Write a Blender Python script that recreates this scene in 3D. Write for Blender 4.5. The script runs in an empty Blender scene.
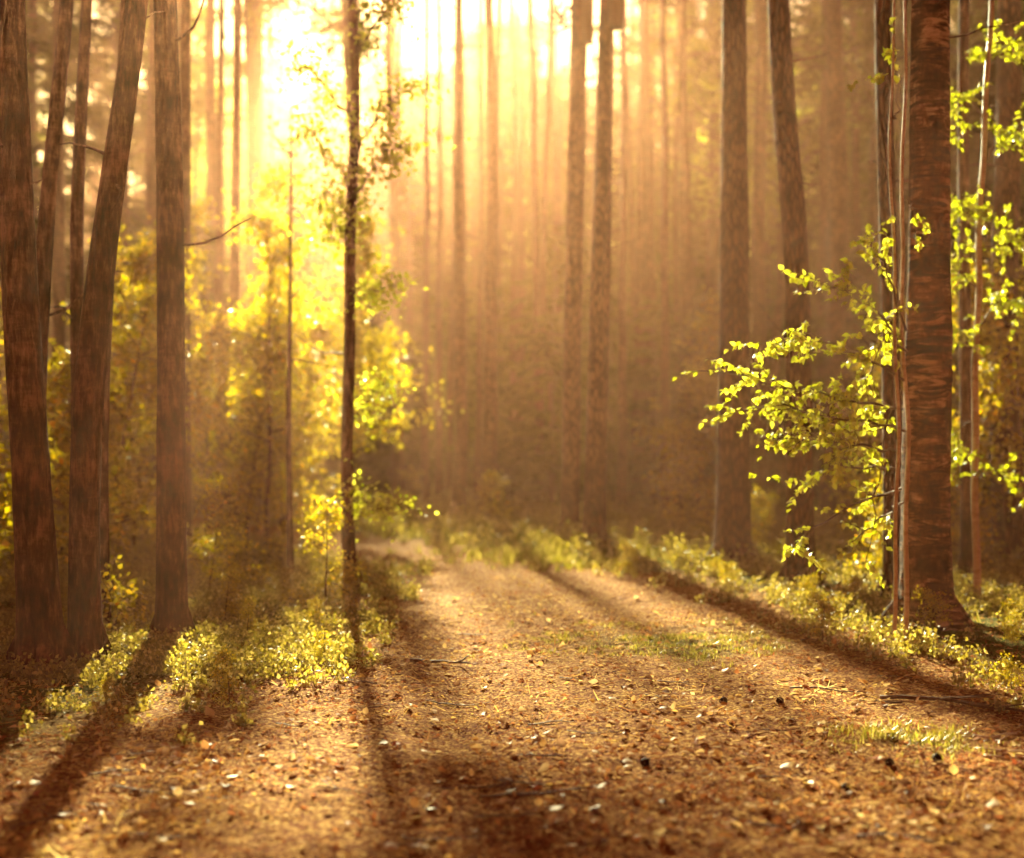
import bpy, math, random
import numpy as np
from mathutils import Vector, Matrix

rng = np.random.default_rng(11)
random.seed(11)
F_PX, CX, HZ, CAM_H = 1422.0, 512.0, 440.0, 1.5
SUN_AZ, SUN_EL = math.radians(7.5), math.radians(20.5)   # azimuth measured from +Y towards -X
SUN_DIR = np.array([-math.sin(SUN_AZ) * math.cos(SUN_EL), math.cos(SUN_AZ) * math.cos(SUN_EL), math.sin(SUN_EL)])
scene = bpy.context.scene
COL = scene.collection

# ------------------------------------------------------------------ helpers
def pxx(px, depth): return (px - CX) / F_PX * depth
def pxz(py, depth): return CAM_H - (py - HZ) / F_PX * depth

_perm = rng.permutation(4096)
def _h(ix, iy): return _perm[(_perm[ix & 4095] + iy) & 4095] / 4095.0
def vnoise(x, y):
    x = np.asarray(x, float); y = np.asarray(y, float)
    ix = np.floor(x).astype(int); iy = np.floor(y).astype(int)
    fx = x - ix; fy = y - iy
    fx = fx * fx * (3 - 2 * fx); fy = fy * fy * (3 - 2 * fy)
    a = _h(ix, iy); b = _h(ix + 1, iy); c = _h(ix, iy + 1); d = _h(ix + 1, iy + 1)
    return (a * (1 - fx) + b * fx) * (1 - fy) + (c * (1 - fx) + d * fx) * fy * 1.0
def fbm(x, y, o=4):
    s = 0; a = .5; 
    for i in range(o):
        s = s + a * vnoise(x * 2 ** i + 17.3 * i, y * 2 ** i + 5.1 * i); a *= .5
    return s
def sstep(a, b, x):
    t = np.clip((x - a) / (b - a), 0, 1); return t * t * (3 - 2 * t)

PY = [-30, 0, 5, 8, 10, 12, 14, 16.4, 18.5, 22, 28, 40]
PC = [0.6, .6, .6, .6, .58, .42, .2, -.3, -1.3, -3.6, -8, -18]
PW = [2.6, 2.6, 2.5, 2.2, 1.75, 1.5, 1.5, 1.35, 1.1, .9, .9, .9]
def path_d(x, y):
    """signed distance-like value: <0 on the path"""
    return np.abs(x - np.interp(y, PY, PC)) - np.interp(y, PY, PW)
def ground_h(x, y):
    x = np.asarray(x, float); y = np.asarray(y, float)
    d = path_d(x, y)
    off = sstep(-.4, 2.2, d)
    h = off * (.02 + .16 * (fbm(x * .35 + 3, y * .35) - .38))
    h = h + .16 * (fbm(x * .12, y * .12 + 9, 2) - .4) * sstep(14, 30, y)
    rut = np.exp(-((np.abs(x - np.interp(y, PY, PC) + .1) - .78) / .2) ** 2) * (.6 + .8 * (vnoise(x * .8, y * .8) - .5))
    h = h - .045 * rut
    h = h + sstep(30, 130, y) * 2.2
    h = h + .05 * (fbm(x * 1.1, y * 1.1, 3) - .45)
    h = h + .03 * (fbm(x * 9 + 3, y * 9, 3) - .45) * sstep(22, 8, np.abs(y))
    h = h + .035 * (fbm(x * 4, y * 4, 4) - .45) * sstep(30, 10, np.abs(y))
    return h
def gz(x, y): return float(ground_h(np.array([x]), np.array([y]))[0])

class MB:
    """collects vertices/faces, linked as ONE mesh"""
    def __init__(s): s.V = []; s.T = []; s.Q = []; s.tone = []; s.n = 0; s.tm = []; s.qm = []
    def add(s, V, tris=None, quads=None, tone=.5, mat=0):
        V = np.asarray(V, float)
        s.V.append(V)
        s.tone.append(np.broadcast_to(np.asarray(tone, float), (len(V),)).copy())
        if tris is not None and len(tris): s.T.append(np.asarray(tris) + s.n); s.tm.append(np.full(len(tris), mat))
        if quads is not None and len(quads): s.Q.append(np.asarray(quads) + s.n); s.qm.append(np.full(len(quads), mat))
        s.n += len(V)
    def mesh(s, name, mats, smooth=False, attrs=None):
        V = np.concatenate(s.V)
        T = np.concatenate(s.T) if s.T else np.zeros((0, 3), int)
        Q = np.concatenate(s.Q) if s.Q else np.zeros((0, 4), int)
        me = bpy.data.meshes.new(name)
        me.vertices.add(len(V)); me.vertices.foreach_set('co', V.ravel())
        nl = T.size + Q.size
        me.loops.add(nl); me.loops.foreach_set('vertex_index', np.concatenate([T.ravel(), Q.ravel()]).astype(np.int32))
        nf = len(T) + len(Q)
        me.polygons.add(nf)
        starts = np.concatenate([np.arange(len(T)) * 3, T.size + np.arange(len(Q)) * 4]).astype(np.int32)
        me.polygons.foreach_set('loop_start', starts)
        mi = np.concatenate((s.tm or []) + (s.qm or [])) if (s.tm or s.qm) else np.zeros(nf)
        for m in mats: me.materials.append(m)
        me.polygons.foreach_set('material_index', mi.astype(np.int32))
        me.polygons.foreach_set('use_smooth', np.full(nf, bool(smooth)))
        me.update(calc_edges=True)
        at = me.attributes.new('tone', 'FLOAT', 'POINT')
        at.data.foreach_set('value', np.concatenate(s.tone).astype(np.float32))
        for k, v in (attrs or {}).items():
            at = me.attributes.new(k, 'FLOAT', 'POINT'); at.data.foreach_set('value', np.asarray(v, np.float32))
        return me
def link(name, data, parent=None, loc=(0, 0, 0), rot=(0, 0, 0), scale=(1, 1, 1)):
    o = bpy.data.objects.new(name, data); COL.objects.link(o)
    o.location = loc; o.rotation_euler = rot; o.scale = scale
    if parent: o.parent = parent
    return o
def tag(o, label=None, cat=None, group=None, kind=None):
    if label: o['label'] = label
    if cat: o['category'] = cat
    if group: o['group'] = group
    if kind: o['kind'] = kind
    return o

def tube(pts, rad, sides=8, rough=0.0, rfreq=6.0, cap=True, seed=0):
    pts = np.asarray(pts, float); rad = np.asarray(rad, float); n = len(pts)
    tan = np.gradient(pts, axis=0); tan /= np.linalg.norm(tan, axis=1)[:, None] + 1e-9
    ref = np.where(np.abs(tan[:, 2:3]) > .9, [[1., 0, 0]], [[0, 0, 1.]])
    if abs(tan[0, 2]) > .6: ref = np.tile([[1., 0, 0]], (n, 1))
    else: ref = np.tile([[0.02, 0.03, 1.]], (n, 1))
    u = np.cross(tan, ref); u /= np.linalg.norm(u, axis=1)[:, None] + 1e-9
    v = np.cross(tan, u)
    a = np.linspace(0, 2 * math.pi, sides, endpoint=False)
    R = rad[:, None] * np.ones((1, sides))
    if rough:
        L = np.cumsum(np.r_[0, np.linalg.norm(np.diff(pts, axis=0), axis=1)])
        ca, sa = np.cos(a)[None], np.sin(a)[None]
        R = R * (1 + rough * 2 * (fbm(ca * 2.2 + L[:, None] * rfreq * .4 + seed, sa * 2.2 + seed * 3 + L[:, None] * .3, 4) - .48)
                 + rough * .35 * (vnoise(L[:, None] * rfreq * 5 + seed + ca * 2, ca * 3 + sa * 2) - .5))
    V = pts[:, None] + R[..., None] * (np.cos(a)[None, :, None] * u[:, None] + np.sin(a)[None, :, None] * v[:, None])
    V = V.reshape(-1, 3)
    i = np.arange(n - 1)[:, None] * sides; j = np.arange(sides)[None]; k = (j + 1) % sides
    Q = np.stack([i + j, i + sides + j, i + sides + k, i + k], -1).reshape(-1, 4)
    T = []
    if cap:
        V = np.vstack([V, pts[-1:] + tan[-1:] * rad[-1] * .5, pts[:1]])
        top = n * sides; b = (n - 1) * sides
        T = [[b + q, top, b + (q + 1) % sides] for q in range(sides)] + [[q, (q + 1) % sides, top + 1] for q in range(sides)]
    return V, (np.array(T) if len(T) else None), Q

def rand_rot(n, up_bias=None):
    q = rng.normal(size=(n, 4))
    q /= np.linalg.norm(q, axis=1)[:, None]
    w, x, y, z = q.T
    return np.stack([np.stack([1 - 2 * (y * y + z * z), 2 * (x * y - z * w), 2 * (x * z + y * w)], -1),
                     np.stack([2 * (x * y + z * w), 1 - 2 * (x * x + z * z), 2 * (y * z - x * w)], -1),
                     np.stack([2 * (x * z - y * w), 2 * (y * z + x * w), 1 - 2 * (x * x + y * y)], -1)], 1)
def basis(direction, normal):
    d = direction / (np.linalg.norm(direction, axis=1)[:, None] + 1e-9)
    s = np.cross(d, normal); s /= np.linalg.norm(s, axis=1)[:, None] + 1e-9
    n = np.cross(s, d)
    return np.stack([s, d, n], -1)      # columns
# leaf templates (y = length 0..1)
LEAF4 = (np.array([[0, 0, 0], [.36, .42, .08], [0, 1, -.05], [-.36, .42, .08]]), np.array([[0, 1, 2], [0, 2, 3]]), None)
def leaf_full(curl=.15, fold=.12):
    w = [.0, .26, .38, .36, .24, .1, 0]; ys = [0.0, .14, .32, .52, .74, .9, 1.05]
    V = []; T = []; Q = []
    for i, (a, y) in enumerate(zip(w, ys)):
        z = -curl * (y - .5) ** 2 * 2
        V += [[a, y, z + fold * a / .38], [0, y, z], [-a, y, z + fold * a / .38]]
    for i in range(6):
        b = i * 3
        Q += [[b, b + 1, b + 4, b + 3], [b + 1, b + 2, b + 5, b + 4]]
    return np.array(V), None, np.array(Q)
LEAF9 = leaf_full()
LEAFM = (np.array([[0, 0, 0], [.3, .2, .06], [.36, .5, .1], [.18, .82, .02], [0, 1.05, -.06], [-.18, .82, .02], [-.36, .5, .1], [-.3, .2, .06], [0, .5, 0]]),
         np.array([[0, 1, 8], [1, 2, 8], [2, 3, 8], [3, 4, 8], [4, 5, 8], [5, 6, 8], [6, 7, 8], [7, 0, 8]]), None)
NEEDLE = (np.array([[-.05, 0, 0], [.05, 0, 0], [0, 1, 0]]), np.array([[0, 1, 2]]), None)
SPRAY = (np.array([[-.04, 0, 0], [.04, 0, 0], [.14, .45, .03], [.05, 1, 0], [-.05, .95, 0.0], [-.14, .4, -.03]]), np.array([[0, 1, 2], [0, 2, 5], [5, 2, 3], [5, 3, 4]]), None)
def scatter(mb, pos, rot, size, tpl, tone, mat=0):
    V, T, Q = tpl
    n = len(pos); k = len(V)
    W = np.einsum('nij,kj->nki', rot, V) * np.asarray(size).reshape(-1, 1, 1) + pos[:, None]
    off = (np.arange(n) * k)[:, None, None]
    TT = (T[None] + off).reshape(-1, 3) if T is not None else None
    QQ = (Q[None] + off).reshape(-1, 4) if Q is not None else None
    mb.add(W.reshape(-1, 3), TT, QQ, tone=np.repeat(np.asarray(tone) * np.ones(n), k), mat=mat)

# ------------------------------------------------------------------ materials
def new_mat(name):
    m = bpy.data.materials.new(name); m.use_nodes = True
    nt = m.node_tree; nt.nodes.clear()
    out = nt.nodes.new('ShaderNodeOutputMaterial')
    return m, nt, out
def N(nt, t, **kw):
    n = nt.nodes.new(t)
    for k, v in kw.items():
        if k.startswith('i_'):
            key = k[2:]
            n.inputs[int(key) if key.isdigit() else key.replace('_', ' ')].default_value = v
        else: setattr(n, k, v)
    return n
def ramp(nt, stops, fac):
    r = nt.nodes.new('ShaderNodeValToRGB')
    e = r.color_ramp.elements
    while len(e) < len(stops): e.new(.5)
    for q, (p, c) in zip(e, stops): q.position = p; q.color = (*c, 1)
    nt.links.new(fac, r.inputs[0]); return r.outputs[0]
def leaf_mat(name, stops, transl=.55, gloss=.06, rough=.35):
    m, nt, out = new_mat(name); L = nt.links.new
    at = N(nt, 'ShaderNodeAttribute', attribute_name='tone')
    c = ramp(nt, stops, at.outputs['Fac'])
    d = N(nt, 'ShaderNodeBsdfDiffuse'); t = N(nt, 'ShaderNodeBsdfTranslucent'); g = N(nt, 'ShaderNodeBsdfGlossy', i_Roughness=rough)
    L(c, d.inputs[0])
    hs = N(nt, 'ShaderNodeHueSaturation', i_Saturation=1.12, i_Value=1.35); L(c, hs.inputs['Color']); L(hs.outputs[0], t.inputs[0])
    mx = N(nt, 'ShaderNodeMixShader', i_0=transl); L(d.outputs[0], mx.inputs[1]); L(t.outputs[0], mx.inputs[2])
    m2 = N(nt, 'ShaderNodeMixShader', i_0=gloss); L(mx.outputs[0], m2.inputs[1]); L(g.outputs[0], m2.inputs[2])
    L(m2.outputs[0], out.inputs[0]); return m
def bark_mat(name, stops, scale=(6, 6, 1.5), bands=0.0, bump=.6, rough=.75, dist=.02, spec=.35, moss=.0):
    m, nt, out = new_mat(name); L = nt.links.new
    tc = N(nt, 'ShaderNodeTexCoord'); mp = N(nt, 'ShaderNodeMapping'); mp.inputs['Scale'].default_value = scale
    L(tc.outputs['Object'], mp.inputs[0])
    n3 = N(nt, 'ShaderNodeTexNoise', i_Scale=2.6, i_Detail=5, i_Roughness=.7); L(tc.outputs['Object'], n3.inputs['Vector'])
    n1 = N(nt, 'ShaderNodeTexNoise', i_Scale=2.2, i_Detail=8, i_Roughness=.68); L(mp.outputs[0], n1.inputs['Vector'])
    fac = n1.outputs['Fac']
    if bands:
        mp2 = N(nt, 'ShaderNodeMapping'); mp2.inputs['Scale'].default_value = (2.8, 2.8, 15)
        L(tc.outputs['Object'], mp2.inputs[0])
        n2 = N(nt, 'ShaderNodeTexNoise', i_Scale=1.0, i_Detail=5, i_Roughness=.7, i_Distortion=1.6); L(mp2.outputs[0], n2.inputs['Vector'])
        cr = ramp(nt, [(.38, (0, 0, 0)), (.52, (.7, .7, .7)), (.62, (1, 1, 1))], n2.outputs['Fac'])
        mx = N(nt, 'ShaderNodeMix', data_type='FLOAT'); mx.inputs[0].default_value = bands
        mk = N(nt, 'ShaderNodeMapRange', i_1=.42, i_2=.58, i_3=bands * .25, i_4=bands * 1.3); L(n3.outputs['Fac'], mk.inputs[0]); L(mk.outputs[0], mx.inputs[0])
        L(fac, mx.inputs[2]); L(cr, mx.inputs[3]); fac = mx.outputs[0]
    else:
        v = N(nt, 'ShaderNodeTexVoronoi', feature='DISTANCE_TO_EDGE', i_Scale=2.6); L(mp.outputs[0], v.inputs['Vector'])
        mr = N(nt, 'ShaderNodeMapRange'); mr.inputs['From Max'].default_value = .25; L(v.outputs[0], mr.inputs[0])
        mx = N(nt, 'ShaderNodeMix', data_type='FLOAT'); mx.inputs[0].default_value = .45
        L(fac, mx.inputs[2]); L(mr.outputs[0], mx.inputs[3]); fac = mx.outputs[0]
    mv = N(nt, 'ShaderNodeMapRange', i_1=.3, i_2=.7, i_3=-.16, i_4=.16); L(n3.outputs['Fac'], mv.inputs[0])
    av = N(nt, 'ShaderNodeMath', operation='ADD', use_clamp=True); L(fac, av.inputs[0]); L(mv.outputs[0], av.inputs[1])
    c = ramp(nt, stops, av.outputs[0])
    bp = N(nt, 'ShaderNodeBump', i_Strength=bump, i_Distance=dist); L(fac, bp.inputs['Height'])
    p = N(nt, 'ShaderNodeBsdfPrincipled', i_Roughness=rough); p.inputs['Specular IOR Level'].default_value = spec
    L(c, p.inputs['Base Color']); L(bp.outputs[0], p.inputs['Normal']); L(p.outputs[0], out.inputs[0]); return m

M = {}
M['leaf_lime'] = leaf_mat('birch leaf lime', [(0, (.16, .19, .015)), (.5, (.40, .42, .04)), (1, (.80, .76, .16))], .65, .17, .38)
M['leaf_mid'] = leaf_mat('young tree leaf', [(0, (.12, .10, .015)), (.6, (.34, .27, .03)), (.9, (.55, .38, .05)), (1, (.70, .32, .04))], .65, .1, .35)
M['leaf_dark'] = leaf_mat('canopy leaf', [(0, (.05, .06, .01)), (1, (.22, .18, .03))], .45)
M['needle'] = leaf_mat('conifer needle', [(0, (.03, .035, .01)), (1, (.13, .10, .03))], .25, .0)
M['bilberry'] = leaf_mat('bilberry leaf', [(0, (.08, .065, .015)), (.6, (.28, .22, .045)), (1, (.62, .50, .18))],   .55, .11, .45)
M['grass'] = leaf_mat('grass blade', [(0, (.12, .11, .02)), (.6, (.27, .23, .04)), (1, (.50, .40, .14))], .5, .06)
M['bark_birch'] = bark_mat('old birch bark', [(.25, (.014, .005, .003)), (.45, (.075, .028, .016)), (.62, (.20, .085, .05)), (.8, (.52, .32, .22))], (9, 9, 4), .5, .9, .8, .018, .3)
M['bark_brown'] = bark_mat('smooth brown bark', [(.3, (.018, .007, .004)), (.5, (.09, .032, .018)), (.7, (.28, .13, .08))], (14, 14, 3.0), .06, 1.0, .8, .035, .2)
M['bark_pine'] = bark_mat('pine bark', [(.2, (.025, .008, .004)), (.5, (.08, .026, .013)), (.8, (.19, .07, .038))], (9, 9, 2.2), 0, 1.0, .8, .05, .25)
M['bark_pale'] = bark_mat('pale young birch bark', [(0, (.12, .06, .035)), (.4, (.35, .23, .15)), (1, (.62, .48, .34))], (9, 9, 5), .5, .5, .45, .006, .5)
M['twig'] = bark_mat('twig bark', [(0, (.05, .025, .014)), (1, (.18, .10, .06))], (20, 20, 8), 0, .4, .7, .004)
def litter_mat(name, stops, rough=.45, spec=.5, transl=.25):
    m, nt, out = new_mat(name); L = nt.links.new
    at = N(nt, 'ShaderNodeAttribute', attribute_name='tone')
    c = ramp(nt, stops, at.outputs['Fac'])
    tc = N(nt, 'ShaderNodeTexCoord'); nz = N(nt, 'ShaderNodeTexNoise', i_Scale=60, i_Detail=4); L(tc.outputs['Object'], nz.inputs['Vector'])
    mr = N(nt, 'ShaderNodeMapRange', i_3=.6, i_4=1.35); L(nz.outputs['Fac'], mr.inputs[0])
    mu = N(nt, 'ShaderNodeMix', data_type='RGBA', blend_type='MULTIPLY'); mu.inputs[0].default_value = 1
    L(c, mu.inputs[6]); L(mr.outputs[0], mu.inputs[7])
    p = N(nt, 'ShaderNodeBsdfPrincipled', i_Roughness=rough); p.inputs['Specular IOR Level'].default_value = spec
    L(mu.outputs[2], p.inputs['Base Color'])
    t = N(nt, 'ShaderNodeBsdfTranslucent'); L(mu.outputs[2], t.inputs[0])
    mx = N(nt, 'ShaderNodeMixShader', i_0=transl); L(p.outputs[0], mx.inputs[1]); L(t.outputs[0], mx.inputs[2])
    L(mx.outputs[0], out.inputs[0]); return m
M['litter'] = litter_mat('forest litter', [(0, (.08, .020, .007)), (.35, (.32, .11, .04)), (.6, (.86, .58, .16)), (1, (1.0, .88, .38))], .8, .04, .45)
LEAFC = {'pale yellow': (.66, .49, .24), 'golden': (.70, .42, .10), 'tan': (.45, .27, .14), 'rusty red': (.42, .10, .035), 'brown': (.22, .11, .055)}
for k, c in LEAFC.items():
    M['fl_' + k] = litter_mat('fallen leaf ' + k, [(0, tuple(v * .75 for v in c)), (1, c)], .55, .2, .4)

# ground
m, nt, out = new_mat('forest floor'); L = nt.links.new
tc = N(nt, 'ShaderNodeTexCoord')
n1 = N(nt, 'ShaderNodeTexNoise', i_Scale=28, i_Detail=10, i_Roughness=.75); L(tc.outputs['Object'], n1.inputs['Vector'])
n2 = N(nt, 'ShaderNodeTexNoise', i_Scale=1.6, i_Detail=5, i_Roughness=.6); L(tc.outputs['Object'], n2.inputs['Vector'])
v1 = N(nt, 'ShaderNodeTexVoronoi', i_Scale=70); L(tc.outputs['Object'], v1.inputs['Vector'])
mixf = N(nt, 'ShaderNodeMix', data_type='FLOAT'); mixf.inputs[0].default_value = .35
L(n1.outputs['Fac'], mixf.inputs[2]); L(v1.outputs['Color'], mixf.inputs[3])
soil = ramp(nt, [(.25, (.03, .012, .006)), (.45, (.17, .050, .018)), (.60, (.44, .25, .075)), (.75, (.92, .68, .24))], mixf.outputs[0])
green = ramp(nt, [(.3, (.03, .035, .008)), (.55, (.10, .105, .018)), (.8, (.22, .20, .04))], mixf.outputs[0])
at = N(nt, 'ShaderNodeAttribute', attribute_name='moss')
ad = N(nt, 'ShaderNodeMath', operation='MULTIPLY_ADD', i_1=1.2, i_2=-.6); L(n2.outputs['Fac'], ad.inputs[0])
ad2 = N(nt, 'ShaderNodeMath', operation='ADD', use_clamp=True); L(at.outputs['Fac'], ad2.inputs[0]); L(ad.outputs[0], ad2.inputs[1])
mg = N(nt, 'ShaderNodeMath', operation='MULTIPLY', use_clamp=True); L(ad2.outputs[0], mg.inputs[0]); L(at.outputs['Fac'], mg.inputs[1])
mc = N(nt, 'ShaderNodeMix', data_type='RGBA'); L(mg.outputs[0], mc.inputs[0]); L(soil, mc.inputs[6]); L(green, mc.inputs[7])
bp = N(nt, 'ShaderNodeBump', i_Strength=1.0, i_Distance=.03); L(mixf.outputs[0], bp.inputs['Height'])
p = N(nt, 'ShaderNodeBsdfPrincipled', i_Roughness=1.0); p.inputs['Specular IOR Level'].default_value = .02
L(mc.outputs[2], p.inputs['Base Color']); L(bp.outputs[0], p.inputs['Normal']); L(p.outputs[0], out.inputs[0])
M['ground'] = m

# ------------------------------------------------------------------ ground sheet
def graded(lo, fa, fb, hi, step, g=1.09):
    a = list(np.arange(fa, fb, step)); s = step; x = a[-1]
    while x < hi: s *= g; x += s; a.append(x)
    s = step; x = a[0]; b = []
    while x > lo: s *= g; x -= s; b.append(x)
    return np.array(b[::-1] + a)
gx = graded(-500, -4.5, 5.5, 500, .032, 1.06); gy = graded(-200, 4.5, 14, 700, .032, 1.045)
X, Y = np.meshgrid(gx, gy); Z = ground_h(X, Y)
nx, ny = len(gx), len(gy)
mb = MB()
I = (np.arange(ny - 1)[:, None] * nx + np.arange(nx - 1)[None])
mb.add(np.stack([X, Y, Z], -1).reshape(-1, 3), None, np.stack([I, I + 1, I + nx + 1, I + nx], -1).reshape(-1, 4))
D = path_d(X, Y)
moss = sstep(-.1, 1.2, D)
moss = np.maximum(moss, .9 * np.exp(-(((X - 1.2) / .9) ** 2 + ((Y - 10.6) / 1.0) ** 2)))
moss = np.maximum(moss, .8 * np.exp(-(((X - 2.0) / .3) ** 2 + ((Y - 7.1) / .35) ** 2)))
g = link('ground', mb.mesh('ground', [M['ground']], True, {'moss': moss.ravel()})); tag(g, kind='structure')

# ------------------------------------------------------------------ foliage variants (mesh data shared by copies)
def wander(p0, d, length, n, droop=0., jit=.12):
    pts = [np.array(p0, float)]; d = np.array(d, float); d /= np.linalg.norm(d)
    for i in range(n):
        d = d + rng.normal(size=3) * jit + np.array([0, 0, -droop]); d /= np.linalg.norm(d)
        pts.append(pts[-1] + d * length / n)
    return np.array(pts)

def leafy(mb, pts, count, spread, size, tone=(.2, 1), tpl=LEAF4, twigs=True, along=(.15, 1)):
    """leaf clusters strung along a limb"""
    n = len(pts) - 1
    nt_ = max(2, int(count / 9))
    t = rng.uniform(along[0], along[1], nt_) * n
    i = np.clip(t.astype(int), 0, n - 1); f = (t - i)[:, None]
    c = pts[i] * (1 - f) + pts[i + 1] * f
    off = rng.normal(size=(nt_, 3)) * spread * np.array([1, 1, .7])
    for a, o in zip(c, off):
        if twigs:
            V, T, Q = tube(np.array([a, a + o * .5 + [0, 0, .02], a + o]), [.004, .003, .0015], 3, cap=False)
            mb.add(V, T, Q, tone=.2, mat=1)
    k = 9
    pos = (c[:, None] + off[:, None] * rng.uniform(.35, 1.15, (nt_, k, 1)) + rng.normal(size=(nt_, k, 3)) * size * .9).reshape(-1, 3)
    m_ = len(pos)
    scatter(mb, pos, rand_rot(m_), size * rng.uniform(.6, 1.25, m_), tpl, np.clip(rng.beta(2, 2, m_) * (tone[1] - tone[0]) + tone[0], 0, 1), 0)

def young_tree_mesh(h, leaves, size=.078, mat='leaf_mid', spread=.16, low=.12):
    """returns (stem mesh, crown mesh), origin at the base"""
    st = wander([0, 0, -.05], [rng.normal() * .05, rng.normal() * .05, 1], h, 14, 0, .035)
    r = np.linspace(.006 * h + .008, .004, 15)
    s = MB(); V, T, Q = tube(st, r, 8, .05); s.add(V, T, Q)
    c = MB(); nb = int(7 * h)
    for b in range(nb):
        t = low + (1 - low) * rng.uniform(0, 1) ** .9
        i = min(int(t * 14), 13)
        p0 = st[i] * (1 - (t * 14 - i)) + st[i + 1] * (t * 14 - i) if t * 14 - i < 1 else st[i]
        a = rng.uniform(0, 2 * math.pi); Lb = (1.05 - t) * h * .38 * rng.uniform(.5, 1.1) + .15
        pts = wander(p0, [math.cos(a), math.sin(a), rng.uniform(.15, .9)], Lb, 6, .06, .16)
        V, T, Q = tube(pts, np.linspace(.009, .003, 7) * (1 + h * .08), 4, cap=False); c.add(V, T, Q, tone=.2, mat=1)
        leafy(c, pts, leaves * 1.4 / nb, spread, size)
    return s.mesh('stem', [M['bark_pale'] if mat == 'leaf_lime' else M['bark_brown']], True), c.mesh('crown', [M[mat], M['twig']])

def broad_crown(h0, h1, rmax, limbs, leaves, size, mat):
    c = MB()
    for b in range(limbs):
        t = rng.uniform(0, 1); z = h0 + (h1 - h0) * t
        a = rng.uniform(0, 2 * math.pi); Lb = rmax * math.sin(math.pi * (.18 + .78 * t)) * rng.uniform(.6, 1.1)
        pts = wander([0, 0, z], [math.cos(a), math.sin(a), rng.uniform(.1, .7)], Lb, 7, .05, .15)
        V, T, Q = tube(pts, np.linspace(.05, .01, 8), 5, cap=False); c.add(V, T, Q, tone=.2, mat=1)
        leafy(c, pts, leaves / limbs, .38, size, twigs=False)
    V, T, Q = tube(np.array([[0, 0, h0 - 1.0], [0.05, 0, (h0 + h1) / 2], [0, 0, h1]]), [.11, .07, .02], 6); c.add(V, T, Q, tone=.2, mat=1)
    return c.mesh('crown', [M[mat], M['twig']])
def spruce_crown(h, low, rmax, dens=1.0, tonehi=1.0):
    c = MB(); z = low
    V, T, Q = tube(np.array([[0, 0, low - .6], [0, 0, h * .6], [0, 0, h]]), [.10, .06, .01], 6); c.add(V, T, Q, tone=.2, mat=1)
    while z < h * .98:
        t = (z - low) / (h - low)
        for b in range(rng.integers(5, 8)):
            a = rng.uniform(0, 2 * math.pi); Lb = (rmax * (1 - t) ** .8 + .12) * rng.uniform(.55, 1.15)
            pts = wander([0, 0, z + rng.uniform(-.1, .1)], [math.cos(a), math.sin(a), .25 - .45 * (1 - t)], Lb, 6, .0, .07)
            V, T, Q = tube(pts, np.linspace(.02, .005, 7), 3, cap=False); c.add(V, T, Q, tone=.1, mat=1)
            n = int(34 * dens * (Lb / 1.5 + .3))
            s = rng.uniform(.12, 1, n) * 6; i = np.clip(s.astype(int), 0, 5); f = (s - i)[:, None]
            p_ = pts[i] * (1 - f) + pts[i + 1] * f + rng.normal(size=(n, 3)) * .04
            ax = pts[-1] - pts[0]; ax /= np.linalg.norm(ax)
            side = np.cross(ax, [0, 0, 1.]); sg = rng.choice([-1, 1], n)[:, None]
            d = ax * .7 + side * sg * rng.uniform(.4, 1.2, (n, 1)) + np.array([0, 0, -1.]) * rng.uniform(0, .8, (n, 1)) + rng.normal(size=(n, 3)) * .15
            scatter(c, p_, basis(d, rng.normal(size=(n, 3)) * .5 + np.array([0, 0, 1.])), rng.uniform(.2, .42, n), SPRAY, rng.uniform(0, tonehi, n), 0)
        z += rng.uniform(.28, .5)
    return c.mesh('crown', [M['needle'], M['twig']])
def pine_crown(h0, h1, rmax, limbs=26):
    c = MB()
    V, T, Q = tube(np.array([[0, 0, h0 - 1], [.1, .05, (h0 + h1) / 2], [0, 0, h1]]), [.12, .09, .03], 7); c.add(V, T, Q, tone=.2, mat=1)
    for b in range(limbs):
        t = (b + rng.uniform()) / limbs; z = h0 + (h1 - h0) * t
        a = rng.uniform(0, 2 * math.pi); Lb = rmax * (1.1 - .6 * t) * rng.uniform(.5, 1.1)
        pts = wander([0, 0, z], [math.cos(a), math.sin(a), rng.uniform(-.1, .4)], Lb, 7, -.02, .17)
        V, T, Q = tube(pts, np.linspace(.045, .012, 8), 5, cap=False); c.add(V, T, Q, tone=.2, mat=1)
        k = rng.integers(6, 10)
        for q in range(k):
            cc = pts[rng.integers(2, 8)] + rng.normal(size=3) * .28
            n = 55
            d = rng.normal(size=(n, 3)) + [0, 0, .4]
            scatter(c, cc + rng.normal(size=(n, 3)) * .1, basis(d, rng.normal(size=(n, 3))), rng.uniform(.12, .22, n), NEEDLE if False else SPRAY, rng.uniform(0, 1, n), 0)
    return c.mesh('crown', [M['needle'], M['twig']])

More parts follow.
